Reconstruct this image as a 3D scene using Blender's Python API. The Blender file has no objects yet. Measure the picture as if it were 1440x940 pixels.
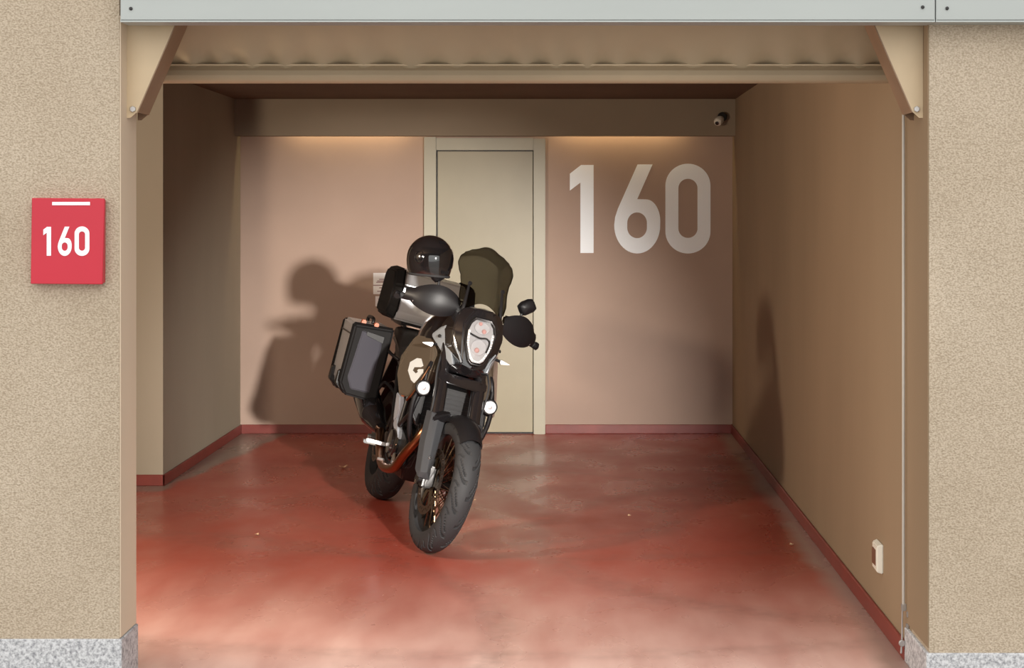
import bpy, bmesh, math, random
from mathutils import Vector, Matrix, noise
from mathutils.geometry import interpolate_bezier
random.seed(7)
C = bpy.context.scene.collection
SC = bpy.context.scene
R = math.radians
pi = math.pi

# ------------------------------------------------------------------ camera, world, lights, exposure
cam_d = bpy.data.cameras.new('camera'); cam = bpy.data.objects.new('camera', cam_d); C.objects.link(cam)
cam.location = (0, 0, 1.62); cam.rotation_euler = (pi/2, 0, 0)
cam_d.sensor_width = 36; cam_d.lens = 36*2300/1440
cam_d.shift_x = -73.5/1440; cam_d.shift_y = -168/1440
cam_d.clip_end = 100
SC.camera = cam
SC.view_settings.view_transform = 'Standard'; SC.view_settings.look = 'None'
SC.view_settings.exposure = 0.0; SC.view_settings.gamma = 1; SC.view_settings.use_curve_mapping = False

w = bpy.data.worlds.new('sky'); SC.world = w; w.use_nodes = True
bg = w.node_tree.nodes['Background']; bg.inputs[1].default_value = 1.0
_n = w.node_tree.nodes; _l = w.node_tree.links        # open sky with an added brighter lobe facing the opening, for floor and facade
_tc = _n.new('ShaderNodeTexCoord'); _dt = _n.new('ShaderNodeVectorMath'); _dt.operation = 'DOT_PRODUCT'
_dt.inputs[1].default_value = (0, -.72, .69); _l.new(_tc.outputs['Generated'], _dt.inputs[0])
_rp = _n.new('ShaderNodeValToRGB'); _rp.color_ramp.elements[0].position = .35; _rp.color_ramp.elements[1].position = .95
_rp.color_ramp.elements[0].color = (.78, .80, .80, 1); _rp.color_ramp.elements[1].color = (2.3, 2.3, 2.22, 1)
_l.new(_dt.outputs['Value'], _rp.inputs[0]); _l.new(_rp.outputs[0], bg.inputs[0])

def spot(name, loc, aim, energy, size, blend, radius, col):
    d = bpy.data.lights.new(name, 'SPOT'); d.energy = energy; d.spot_size = R(size); d.spot_blend = blend
    d.shadow_soft_size = radius; d.color = col
    o = bpy.data.objects.new(name, d); C.objects.link(o); o.location = loc
    o.rotation_euler = (Vector(aim)-Vector(loc)).to_track_quat('-Z', 'Y').to_euler()
    return o
def area(name, loc, aim, energy, sx, sy, col):
    d = bpy.data.lights.new(name, 'AREA'); d.shape = 'RECTANGLE'; d.size = sx; d.size_y = sy; d.energy = energy; d.color = col
    o = bpy.data.objects.new(name, d); C.objects.link(o); o.location = loc
    o.rotation_euler = (Vector(aim)-Vector(loc)).to_track_quat('-Z', 'Y').to_euler()
    return o
spot('key_flash', (1.25, 2.0, 1.88), (-1.08, 11.5, 0.18), 4300, 28, 0.9, 0.09, (1.0, 0.95, 0.88))
key = bpy.data.objects['key_flash'].data; key.use_nodes = True      # a lamp with a long, even throw
_kf = key.node_tree.nodes.new('ShaderNodeLightFalloff'); _kf.inputs['Strength'].default_value = .1
key.node_tree.links.new(_kf.outputs['Linear'], key.node_tree.nodes['Emission'].inputs['Strength'])
spot('side_flash', (-2.72, 6.15, 1.95), (0.2, 10.2, 0.75), 300, 140, 0.4, 0.12, (1.0, 0.84, 0.66))

# ------------------------------------------------------------------ mesh helpers
def link_mesh(name, bm, mat, parent=None, sharp=32, smooth=True):
    bmesh.ops.recalc_face_normals(bm, faces=bm.faces[:])
    if smooth:
        for f in bm.faces: f.smooth = True
        for e in bm.edges:
            if len(e.link_faces) == 2 and e.calc_face_angle(0) > R(sharp): e.smooth = False
    me = bpy.data.meshes.new(name); bm.to_mesh(me); bm.free()
    for m in (mat if isinstance(mat, (list, tuple)) else [mat]): me.materials.append(m)
    o = bpy.data.objects.new(name, me); C.objects.link(o)
    if parent: o.parent = parent
    return o
def empty(name, loc=(0, 0, 0), rot=(0, 0, 0)):
    o = bpy.data.objects.new(name, None); C.objects.link(o); o.location = loc; o.rotation_euler = rot
    o.empty_display_size = .1
    return o
def tag(o, label, cat, group=None, kind=None):
    o['label'] = label; o['category'] = cat
    if group: o['group'] = group
    if kind: o['kind'] = kind
    return o
def struct(o, label, cat='structure'):
    o['kind'] = 'structure'; o['label'] = label; o['category'] = cat
    return o
def merge(dst, src):
    me = bpy.data.meshes.new('tmp'); src.to_mesh(me); src.free(); dst.from_mesh(me); bpy.data.meshes.remove(me)
    return dst
def bevel(bm, w, seg=2):
    if w > 0:
        bmesh.ops.bevel(bm, geom=bm.edges[:], offset=w, segments=seg, affect='EDGES', clamp_overlap=True)
    return bm
def box(x0, x1, y0, y1, z0, z1, bev=0, seg=2):
    bm = bmesh.new(); bmesh.ops.create_cube(bm, size=1)
    for v in bm.verts:
        v.co = Vector((x0+(v.co.x+.5)*(x1-x0), y0+(v.co.y+.5)*(y1-y0), z0+(v.co.z+.5)*(z1-z0)))
    return bevel(bm, bev, seg)
def hull(pts, bev=0, seg=2, mirror=False):
    bm = bmesh.new()
    P = [Vector(p) for p in pts]
    if mirror: P += [Vector((p[0], -p[1], p[2])) for p in pts if abs(p[1]) > 1e-5]
    for p in P: bm.verts.new(p)
    r = bmesh.ops.convex_hull(bm, input=bm.verts[:])
    bmesh.ops.delete(bm, geom=[v for v in bm.verts if not v.link_faces], context='VERTS')
    bmesh.ops.dissolve_limit(bm, angle_limit=R(3), verts=bm.verts[:], edges=bm.edges[:])
    if bev: bevel(bm, bev, seg)
    return bm
def mir(bm):
    bmesh.ops.scale(bm, vec=(1, -1, 1), verts=bm.verts[:])
    bmesh.ops.reverse_faces(bm, faces=bm.faces[:])
    return bm
def xf(bm, M):
    bmesh.ops.transform(bm, matrix=M, verts=bm.verts[:]); return bm
def catmull(pts, n=8):
    P = [Vector(p) for p in pts]; out = []
    for i in range(len(P)-1):
        a = P[max(i-1, 0)]; b = P[i]; c = P[i+1]; d = P[min(i+2, len(P)-1)]
        for k in range(n):
            t = k/n
            out.append(.5*((2*b)+(c-a)*t+(2*a-5*b+4*c-d)*t*t+(3*b-a-3*c+d)*t**3))
    out.append(P[-1]); return out
def tube(path, r, seg=12, smooth=0, caps=True):
    P = catmull(path, smooth) if smooth else [Vector(p) for p in path]
    n = len(P)
    rad = (lambda i: r) if not callable(r) else (lambda i: r(i/(n-1)))
    bm = bmesh.new(); rings = []
    t0 = (P[1]-P[0]).normalized()
    ref = Vector((0, 0, 1)) if abs(t0.z) < .9 else Vector((1, 0, 0))
    nrm = t0.cross(ref).normalized()
    for i in range(n):
        t = (P[min(i+1, n-1)]-P[max(i-1, 0)]).normalized()
        nrm = (nrm - t*nrm.dot(t)).normalized(); b = t.cross(nrm)
        rings.append([bm.verts.new(P[i]+(nrm*math.cos(2*pi*k/seg)+b*math.sin(2*pi*k/seg))*rad(i)) for k in range(seg)])
    for i in range(n-1):
        for k in range(seg):
            bm.faces.new((rings[i][k], rings[i][(k+1) % seg], rings[i+1][(k+1) % seg], rings[i+1][k]))
    if caps:
        bm.faces.new(rings[0][::-1]); bm.faces.new(rings[-1])
    return bm
def lathe(prof, seg=48, closed=False):
    """profile of (radius, height) turned about local Y (the wheel axis)"""
    bm = bmesh.new(); rings = []
    for (r, h) in prof:
        if r < 1e-6: rings.append([bm.verts.new((0, h, 0))])
        else: rings.append([bm.verts.new((r*math.cos(2*pi*k/seg), h, r*math.sin(2*pi*k/seg))) for k in range(seg)])
    n = len(rings)
    for i in range(n if closed else n-1):
        a, b = rings[i], rings[(i+1) % n]
        for k in range(seg):
            k2 = (k+1) % seg
            if len(a) == 1 and len(b) == 1: continue
            if len(a) == 1: bm.faces.new((a[0], b[k], b[k2]))
            elif len(b) == 1: bm.faces.new((a[k], b[0], a[k2]))
            else: bm.faces.new((a[k], b[k], b[k2], a[k2]))
    return bm
def disc_at(c, d, r, h, seg=24, prof=None, bev=.15):
    """a short turned body with its axis along d"""
    p = prof or [(0, 0), (r*(1-bev), 0), (r, h*bev), (r, h*(1-bev)), (r*(1-bev), h), (0, h)]
    bm = lathe(p, seg)
    q = Vector((0, 1, 0)).rotation_difference(Vector(d).normalized())
    return xf(bm, Matrix.Translation(Vector(c)) @ q.to_matrix().to_4x4())
def grid(rows, thick=0, closed_u=False):
    """skin over rows of points, optional thickness"""
    bm = bmesh.new(); V = [[bm.verts.new(p) for p in r] for r in rows]
    for i in range(len(V)-1):
        m = len(V[i])
        for k in range(m if closed_u else m-1):
            bm.faces.new((V[i][k], V[i][(k+1) % m], V[i+1][(k+1) % m], V[i+1][k]))
    if thick:
        bmesh.ops.recalc_face_normals(bm, faces=bm.faces[:])
        bmesh.ops.solidify(bm, geom=bm.faces[:], thickness=thick)
    return bm
def loft(rings, caps=True):
    bm = bmesh.new(); V = [[bm.verts.new(p) for p in r] for r in rings]
    for i in range(len(V)-1):
        m = len(V[i])
        for k in range(m): bm.faces.new((V[i][k], V[i][(k+1) % m], V[i+1][(k+1) % m], V[i+1][k]))
    if caps: bm.faces.new(V[0][::-1]); bm.faces.new(V[-1])
    return bm
def plate(pts, off):
    bm = bmesh.new(); off = Vector(off)
    a = [bm.verts.new(p) for p in pts]; b = [bm.verts.new(Vector(p)+off) for p in pts]
    bm.faces.new(a); bm.faces.new(b[::-1]); n = len(a)
    for i in range(n): bm.faces.new((a[i], b[i], b[(i+1) % n], a[(i+1) % n]))
    return bm

# ------------------------------------------------------------------ materials
def mat(name, col, rough=.5, metal=0, coat=0, spec=.5, bump=None, vary=None, emit=None):
    m = bpy.data.materials.new(name); m.use_nodes = True; nt = m.node_tree; b = nt.nodes['Principled BSDF']
    b.inputs['Base Color'].default_value = (*col, 1); b.inputs['Roughness'].default_value = rough
    b.inputs['Metallic'].default_value = metal; b.inputs['Specular IOR Level'].default_value = spec
    b.inputs['Coat Weight'].default_value = coat; b.inputs['Coat Roughness'].default_value = .05
    tc = nt.nodes.new('ShaderNodeTexCoord')
    if vary:   # (scale, amount, stretch)
        n = nt.nodes.new('ShaderNodeTexNoise'); n.inputs['Scale'].default_value = vary[0]; n.inputs['Detail'].default_value = 6
        mp = nt.nodes.new('ShaderNodeMapping'); mp.inputs['Scale'].default_value = vary[2] if len(vary) > 2 else (1, 1, 1)
        nt.links.new(tc.outputs['Object'], mp.inputs[0]); nt.links.new(mp.outputs[0], n.inputs['Vector'])
        r = nt.nodes.new('ShaderNodeValToRGB'); a = vary[1]
        r.color_ramp.elements[0].position = .3; r.color_ramp.elements[1].position = .7
        r.color_ramp.elements[0].color = (*[c*(1-a) for c in col], 1); r.color_ramp.elements[1].color = (*[min(1, c*(1+a)) for c in col], 1)
        nt.links.new(n.outputs['Fac'], r.inputs[0]); nt.links.new(r.outputs[0], b.inputs['Base Color'])
    if bump:   # (scale, strength, distance)
        n = nt.nodes.new('ShaderNodeTexNoise'); n.inputs['Scale'].default_value = bump[0]; n.inputs['Detail'].default_value = 4
        nt.links.new(tc.outputs['Object'], n.inputs['Vector'])
        bp = nt.nodes.new('ShaderNodeBump'); bp.inputs['Strength'].default_value = bump[1]; bp.inputs['Distance'].default_value = bump[2]
        nt.links.new(n.outputs['Fac'], bp.inputs['Height']); nt.links.new(bp.outputs[0], b.inputs['Normal'])
    if emit: b.inputs['Emission Color'].default_value = (*emit[0], 1); b.inputs['Emission Strength'].default_value = emit[1]
    return m

def stucco_mat():
    m = mat('stucco', (.60, .49, .345), .95, spec=.1)
    nt = m.node_tree; b = nt.nodes['Principled BSDF']; L = nt.links; N = nt.nodes.new
    tc = N('ShaderNodeTexCoord')
    mp = N('ShaderNodeMapping'); mp.inputs['Scale'].default_value = (1, 1, 1.35); L.new(tc.outputs['Object'], mp.inputs[0])
    n1 = N('ShaderNodeTexNoise'); n1.inputs['Scale'].default_value = 140; n1.inputs['Detail'].default_value = 3; L.new(mp.outputs[0], n1.inputs['Vector'])
    n2 = N('ShaderNodeTexNoise'); n2.inputs['Scale'].default_value = 1.8; n2.inputs['Detail'].default_value = 3; L.new(tc.outputs['Object'], n2.inputs['Vector'])
    r = N('ShaderNodeValToRGB'); r.color_ramp.elements[0].position = .32; r.color_ramp.elements[1].position = .62
    r.color_ramp.elements[0].color = (.37, .295, .215, 1); r.color_ramp.elements[1].color = (.56, .465, .365, 1)
    L.new(n1.outputs['Fac'], r.inputs[0])
    mx = N('ShaderNodeMix'); mx.data_type = 'RGBA'; mx.blend_type = 'MULTIPLY'; mx.inputs['Factor'].default_value = .35
    L.new(r.outputs[0], mx.inputs['A'])
    r2 = N('ShaderNodeValToRGB'); r2.color_ramp.elements[0].position = .35; r2.color_ramp.elements[1].position = .65
    r2.color_ramp.elements[0].color = (.72, .68, .62, 1); r2.color_ramp.elements[1].color = (1, 1, 1, 1)
    L.new(n2.outputs['Fac'], r2.inputs[0]); L.new(r2.outputs[0], mx.inputs['B']); L.new(mx.outputs['Result'], b.inputs['Base Color'])
    bp = N('ShaderNodeBump'); bp.inputs['Strength'].default_value = .7; bp.inputs['Distance'].default_value = .006
    L.new(n1.outputs['Fac'], bp.inputs['Height']); L.new(bp.outputs[0], b.inputs['Normal'])
    return m
def granite_mat():
    m = mat('granite', (.5, .5, .52), .6)
    nt = m.node_tree; b = nt.nodes['Principled BSDF']; L = nt.links; N = nt.nodes.new
    tc = N('ShaderNodeTexCoord')
    n = N('ShaderNodeTexNoise'); n.inputs['Scale'].default_value = 70; n.inputs['Detail'].default_value = 5; n.inputs['Roughness'].default_value = .75
    L.new(tc.outputs['Object'], n.inputs['Vector'])
    r = N('ShaderNodeValToRGB'); r.color_ramp.elements[0].position = .36; r.color_ramp.elements[1].position = .58
    r.color_ramp.elements[0].color = (.20, .20, .22, 1); r.color_ramp.elements[1].color = (.62, .62, .64, 1)
    L.new(n.outputs['Fac'], r.inputs[0]); L.new(r.outputs[0], b.inputs['Base Color'])
    return m
def floor_mat():
    m = mat('floor_paint', (.3, .07, .04), .3, spec=.5)
    nt = m.node_tree; b = nt.nodes['Principled BSDF']; L = nt.links; N = nt.nodes.new
    tc = N('ShaderNodeTexCoord')
    def noise_(scale, det=4, sc=(1, 1, 1), dist=0):
        mp = N('ShaderNodeMapping'); mp.inputs['Scale'].default_value = sc; L.new(tc.outputs['Object'], mp.inputs[0])
        n = N('ShaderNodeTexNoise'); n.inputs['Scale'].default_value = scale; n.inputs['Detail'].default_value = det
        n.inputs['Distortion'].default_value = dist; L.new(mp.outputs[0], n.inputs['Vector']); return n.outputs['Fac']
    def ramp(src, p0, p1, c0, c1):
        r = N('ShaderNodeValToRGB'); r.color_ramp.elements[0].position = p0; r.color_ramp.elements[1].position = p1
        r.color_ramp.elements[0].color = c0; r.color_ramp.elements[1].color = c1; L.new(src, r.inputs[0]); return r.outputs[0]
    def math_(op, a, c=None, v=None):
        n = N('ShaderNodeMath'); n.operation = op
        if hasattr(a, 'links'): L.new(a, n.inputs[0])
        else: n.inputs[0].default_value = a
        if c is not None:
            if hasattr(c, 'links'): L.new(c, n.inputs[1])
            else: n.inputs[1].default_value = c
        return n.outputs[0]
    def mix(fac, a, c, mode='MIX'):
        n = N('ShaderNodeMix'); n.data_type = 'RGBA'; n.blend_type = mode
        if hasattr(fac, 'links'): L.new(fac, n.inputs['Factor'])
        else: n.inputs['Factor'].default_value = fac
        for s, k in ((a, 'A'), (c, 'B')):
            if hasattr(s, 'links'): L.new(s, n.inputs[k])
            else: n.inputs[k].default_value = s
        return n.outputs['Result']
    base = ramp(noise_(1.3, 4, (1, .6, 1), .1), .3, .72, (.31, .052, .034, 1), (.41, .088, .060, 1))
    # streaked pale dust, and daylight painted in as paling towards the opening
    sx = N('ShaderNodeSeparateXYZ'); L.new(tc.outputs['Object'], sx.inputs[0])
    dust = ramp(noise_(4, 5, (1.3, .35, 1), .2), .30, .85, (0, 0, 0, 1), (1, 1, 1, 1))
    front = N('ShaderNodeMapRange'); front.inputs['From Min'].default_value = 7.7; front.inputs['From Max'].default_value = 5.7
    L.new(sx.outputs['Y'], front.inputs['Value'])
    front_pale = math_('MULTIPLY', dust, math_('MULTIPLY', front.outputs[0], .55))
    front_pale = math_('ADD', front_pale, math_('MULTIPLY', math_('POWER', front.outputs[0], 1.6), .62))
    col = mix(front_pale, base, (.88, .62, .55, 1))
    # worn scuffs
    sc = ramp(noise_(9, 8, (1, .5, 1), .3), .62, .78, (0, 0, 0, 1), (1, 1, 1, 1))
    col = mix(math_('MULTIPLY', sc, .22), col, (.55, .36, .30, 1))
    # curved dark tyre tracks
    for (cx, cy, rr, wd, am) in ((-2.4, 6.2, 2.15, .10, .35), (1.6, 8.2, 1.75, .13, .35), (-.1, 11.6, 3.9, .11, .3), (-.2, 11.0, 5.0, .10, .25), (-.4, 9.2, 1.15, .05, .3)):
        dx = math_('SUBTRACT', sx.outputs['X'], cx); dy = math_('SUBTRACT', sx.outputs['Y'], cy)
        d = math_('SQRT', math_('ADD', math_('MULTIPLY', dx, dx), math_('MULTIPLY', dy, dy)))
        e = math_('ABSOLUTE', math_('SUBTRACT', d, rr))
        f = N('ShaderNodeMapRange'); f.inputs['From Min'].default_value = wd; f.inputs['From Max'].default_value = wd*.3; L.new(e, f.inputs['Value'])
        g = math_('MULTIPLY', math_('MULTIPLY', f.outputs[0], am), ramp(noise_(14, 3, (1, 1, 1)), .3, .75, (.1, .1, .1, 1), (1, 1, 1, 1)))
        col = mix(g, col, (.16, .07, .055, 1))
    # bare cement margin along the side walls
    nz = math_('MULTIPLY', math_('SUBTRACT', noise_(2.2, 4), .5), .16)
    edge_r = math_('SUBTRACT', 1.245, sx.outputs['X'])
    edge_r = math_('ADD', edge_r, nz)
    mr = N('ShaderNodeMapRange'); mr.inputs['From Min'].default_value = .14; mr.inputs['From Max'].default_value = .05; L.new(edge_r, mr.inputs['Value'])
    col = mix(mr.outputs[0], col, (.36, .235, .20, 1))
    # left: cement shows between the wall and a slanted paint edge
    e1 = math_('ADD', sx.outputs['X'], 2.397)
    e2 = math_('MULTIPLY', math_('SUBTRACT', sx.outputs['Y'], 9.55), .13)
    el = math_('SUBTRACT', e1, math_('ADD', e2, nz))
    ml = N('ShaderNodeMapRange'); ml.inputs['From Min'].default_value = .05; ml.inputs['From Max'].default_value = .0; L.new(el, ml.inputs['Value'])
    my = N('ShaderNodeMapRange'); my.inputs['From Min'].default_value = 9.5; my.inputs['From Max'].default_value = 9.6; L.new(sx.outputs['Y'], my.inputs['Value'])
    col = mix(math_('MULTIPLY', ml.outputs[0], my.outputs[0]), col, (.24, .17, .145, 1))
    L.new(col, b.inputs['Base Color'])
    rr = ramp(noise_(3, 4, (1, .6, 1), .1), .3, .7, (.20, .20, .20, 1), (.42, .42, .42, 1)); L.new(rr, b.inputs['Roughness'])
    bp = N('ShaderNodeBump'); bp.inputs['Strength'].default_value = .02; bp.inputs['Distance'].default_value = .01
    L.new(noise_(6, 3), bp.inputs['Height']); L.new(bp.outputs[0], b.inputs['Normal'])
    return m

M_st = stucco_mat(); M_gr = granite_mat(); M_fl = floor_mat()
M_back = mat('back_wall_paint', (.41, .30, .243), .85, spec=.2, vary=(1.6, .05), bump=(60, .06, .002))
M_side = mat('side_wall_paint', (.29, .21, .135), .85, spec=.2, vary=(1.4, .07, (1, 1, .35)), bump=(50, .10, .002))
M_left = mat('left_wall_paint', (.33, .285, .22), .85, spec=.2, vary=(1.4, .06, (1, 1, .35)), bump=(50, .10, .002))
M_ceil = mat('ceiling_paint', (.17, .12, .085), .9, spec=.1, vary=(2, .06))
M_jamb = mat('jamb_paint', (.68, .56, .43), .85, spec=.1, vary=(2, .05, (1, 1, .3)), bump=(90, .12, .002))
M_skirt = mat('skirting_paint', (.20, .035, .026), .45, vary=(6, .15))
M_alu = mat('fascia_metal', (.39, .41, .40), .45, metal=.15, vary=(1.5, .03, (1, 1, 4)))
M_door = mat('door_paint', (.31, .27, .18), .38, vary=(2.2, .07, (1, 1, .8)))
M_frame = mat('door_frame_paint', (.39, .36, .27), .4, vary=(3, .04))
M_leaf = mat('shutter_paint', (.42, .33, .22), .42, vary=(3, .05, (1, 1, 1)))
M_brk = mat('bracket_paint', (.60, .46, .30), .5, vary=(5, .07))
M_flg = mat('flange_shaded', (.27, .165, .10), .5, vary=(5, .1))  # bracket colour darkened: shade put into the flange and rear plate
M_white = mat('white_paint', (.90, .95, 1.0), .5)
M_plastic_w = mat('white_plastic', (.78, .75, .66), .4)
M_paper = mat('paper', (.88, .87, .88), .7)
M_ink = mat('ink', (.34, .22, .24), .8)
M_slot = mat('socket_hole', (.16, .07, .04), .6)
M_red = mat('sign_red', (.52, .014, .036), .35, vary=(2, .06))
M_steel = mat('galvanised_steel', (.50, .48, .47), .35, metal=.8)
M_lamp = mat('tube_glow', (1, .9, .6), .5, emit=((1, .72, .36), 5))
M_asph = mat('paving', (.42, .39, .36), .8, vary=(8, .12))
M_opp = mat('opposite_wall', (.42, .40, .36), .9)
# motorcycle
M_case = mat('case_black', (.009, .0085, .009), .7, spec=.2)
M_blk = mat('black_plastic', (.010, .009, .010), .42, spec=.3, bump=(400, .05, .001))
M_gls = mat('gloss_black', (.010, .009, .010), .12, coat=1)
M_dk = mat('dark_metal', (.035, .033, .033), .35, metal=.6)
M_gry = mat('fork_guard_grey', (.042, .043, .047), .6, spec=.3)
M_pan = mat('pannier_grey', (.052, .051, .064), .7, spec=.2)
M_alum = mat('case_aluminium', (.66, .67, .70), .33, metal=.6, bump=(9, .08, .01))
M_sil = mat('silver_plastic', (.36, .39, .42), .3, metal=.3)
M_frm = mat('pale_frame', (.55, .60, .68), .35, metal=.3)
M_tank = mat('tank_bronze', (.13, .10, .072), .22, metal=.35, coat=.4)
M_cop = mat('exhaust_copper', (.34, .16, .08), .28, metal=1)
M_chr = mat('chrome', (.75, .75, .77), .1, metal=1)
M_dsc = mat('disc_steel', (.42, .33, .27), .32, metal=1)
M_spk = mat('spoke_steel', (.26, .20, .14), .25, metal=1)
M_org = mat('orange_paint', (.45, .11, .03), .4)
M_rub = mat('rubber', (.031, .031, .033), .65, spec=.3)
M_rub2 = mat('rubber_groove', (.012, .012, .013), .8)
M_rubr = mat('rubber_rear', (.018, .017, .018), .7)
M_seat = mat('seat_vinyl', (.018, .016, .016), .6, bump=(300, .2, .001))
M_led = mat('led_white', (.72, .72, .72), .3)
M_refl = mat('reflector_silver', (.66, .64, .65), .24, metal=.55)
M_pink = mat('reflector_red', (.40, .22, .20), .3)
M_wmark = mat('tank_mark_white', (.60, .61, .60), .4)
M_leafd = mat('dry_leaf', (.60, .40, .24), .8)
def glass(name, tint, gl):
    m = bpy.data.materials.new(name); m.use_nodes = True; nt = m.node_tree; nt.nodes.clear()
    o = nt.nodes.new('ShaderNodeOutputMaterial'); t = nt.nodes.new('ShaderNodeBsdfTransparent'); g = nt.nodes.new('ShaderNodeBsdfGlossy')
    t.inputs[0].default_value = (*tint, 1); g.inputs['Roughness'].default_value = .04; g.inputs[0].default_value = (1, 1, 1, 1)
    f = nt.nodes.new('ShaderNodeFresnel'); f.inputs[0].default_value = 1.45
    k = nt.nodes.new('ShaderNodeMath'); k.operation = 'MULTIPLY'; k.inputs[1].default_value = gl; nt.links.new(f.outputs[0], k.inputs[0])
    x = nt.nodes.new('ShaderNodeMixShader'); nt.links.new(k.outputs[0], x.inputs[0]); nt.links.new(t.outputs[0], x.inputs[1]); nt.links.new(g.outputs[0], x.inputs[2])
    nt.links.new(x.outputs[0], o.inputs[0]); return m
M_smoke = glass('smoked_screen', (.40, .385, .34), .7)
M_clear = glass('clear_lens', (.96, .96, .96), 1.0)

# ------------------------------------------------------------------ room shell
XL, XR = -1.518, 1.245          # opening
YF, YB = 5.58, 12.105           # facade plane, back wall
H = 2.462
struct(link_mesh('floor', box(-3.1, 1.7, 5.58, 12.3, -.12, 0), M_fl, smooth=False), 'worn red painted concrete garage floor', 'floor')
struct(link_mesh('pavement', box(-12, 12, -12, 5.58, -.12, -.001), M_asph, smooth=False), 'pavement in front of the garage', 'ground')['kind'] = 'structure'
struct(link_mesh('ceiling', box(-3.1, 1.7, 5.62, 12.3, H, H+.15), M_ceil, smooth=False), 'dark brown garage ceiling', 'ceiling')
struct(link_mesh('wall_back', box(XL-1.6, XR+.4, YB, YB+.2, 0, H), M_back, smooth=False), 'pinkish beige back wall of the garage', 'wall')
struct(link_mesh('wall_right', box(XR, XR+.35, 5.86, YB, 0, H), M_side, smooth=False), 'brown right side wall of the garage', 'wall')
struct(link_mesh('wall_left', box(-3.1, -2.397, 9.77, YB, 0, H), M_left, smooth=False), 'khaki left side wall stepping forward into the garage', 'wall')
struct(link_mesh('wall_left_front', box(-3.1, -2.93, 5.785, 9.77, 0, H), M_left, smooth=False), 'left garage wall behind the front pillar', 'wall')
struct(link_mesh('wall_front_left', box(-4.5, XL, YF, 5.785, 0, 3.4), M_st, smooth=False), 'rough beige stucco pillar with the red number sign', 'wall')
struct(link_mesh('wall_front_right', box(XR, 4.5, YF, 5.86, 0, 3.4), M_st, smooth=False), 'rough beige stucco pillar right of the opening', 'wall')
struct(link_mesh('wall_front_top', box(XL, XR, 5.6, 5.64, 2.30, 3.4), M_st, smooth=False), 'wall above the garage opening', 'wall')
# smooth painted reveals of the opening
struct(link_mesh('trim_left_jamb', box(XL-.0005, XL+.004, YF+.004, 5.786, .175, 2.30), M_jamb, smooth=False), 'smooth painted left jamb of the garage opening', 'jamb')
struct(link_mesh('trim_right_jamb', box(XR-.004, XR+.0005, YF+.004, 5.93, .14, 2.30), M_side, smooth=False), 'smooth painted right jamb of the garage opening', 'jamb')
# granite plinths
struct(link_mesh('trim_left_plinth', box(-4.5, XL+.010, YF-.010, 5.79, 0, .172, .003, 1), M_gr, smooth=False), 'speckled grey granite plinth under left pillar', 'plinth')
struct(link_mesh('trim_right_plinth', box(XR-.012, 4.5, YF-.010, 5.93, 0, .124, .003, 1), M_gr, smooth=False), 'speckled grey granite plinth under right pillar', 'plinth')
# bulkhead beam with a lighting slot behind it
struct(link_mesh('trim_beam', box(-2.397, XR, 11.9, 12.0, 2.194, H), M_ceil if False else mat('beam_paint', (.26, .205, .145), .85, vary=(2, .05)), smooth=False), 'boxed brown beam across the top of the back wall', 'beam')
# skirtings
def skirt(name, *b): struct(link_mesh(name, box(*b, .003, 1), M_skirt, smooth=False), 'dark red painted skirting strip', 'skirting')
skirt('baseboard_back_left', -2.397, -1.034, YB-.013, YB, 0, .066)
skirt('baseboard_back_right', -.14, XR, YB-.013, YB, 0, .066)
skirt('baseboard_right', XR-.013, XR, 5.93, YB, 0, .068)
skirt('baseboard_left', -2.397, -2.384, 9.757, YB, 0, .066)
skirt('baseboard_left_return', -2.93, -2.384, 9.757, 9.77, 0, .066)
# fascia panels over the opening
def fascia(name, x0, x1, lab, screws):
    o = struct(link_mesh(name, merge(box(x0, x1, 5.50, YF, 2.272, 2.70, .002, 1), box(x0, x1, 5.50, 5.60, 2.268, 2.276)), M_alu, smooth=False), lab, 'fascia')
    for (sx_, sz) in screws:
        link_mesh('screw', disc_at((sx_, 5.499, sz), (0, -1, 0), .006, .003, 12), M_dk, o)
    return o
fascia('trim_fascia_main', -1.493, 1.247, 'long light grey metal fascia panel over the opening', ((-1.457, 2.313), (1.205, 2.318)))
fascia('trim_fascia_side', 1.250, 4.5, 'light grey metal fascia panel over the right pillar', ((1.287, 2.314),))

# door with frame
d = struct(empty('door_1', (-.587, YB, 0)), 'plain beige door in the back wall', 'door')
def lm(name, bm, m, parent):   # mesh given in world coordinates, parented to a translated empty
    return link_mesh(name, xf(bm, Matrix.Translation(-Vector(parent.location))), m, parent)
lm('door_panel', box(-.936, -.232, YB-.022, YB-.001, .012, 2.088, .002, 1), M_door, d)
lm('door_frame', merge(merge(box(-1.034, -.945, YB-.055, YB, 0, 2.192, .004), box(-.226, -.140, YB-.055, YB, 0, 2.180, .004)), box(-.945, -.226, YB-.045, YB, 2.096, 2.185, .004)), M_frame, d)
lm('door_gap', box(-.945, -.226, YB-.010, YB, 0, 2.096), M_blk, d)
hb = merge(disc_at((-.885, YB-.022, 1.02), (0, -1, 0), .026, .01, 24), tube([(-.885, YB-.03, 1.02), (-.885, YB-.065, 1.02), (-.80, YB-.068, 1.02)], .009, 10))
lm('door_handle', hb, M_steel, d)

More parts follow.
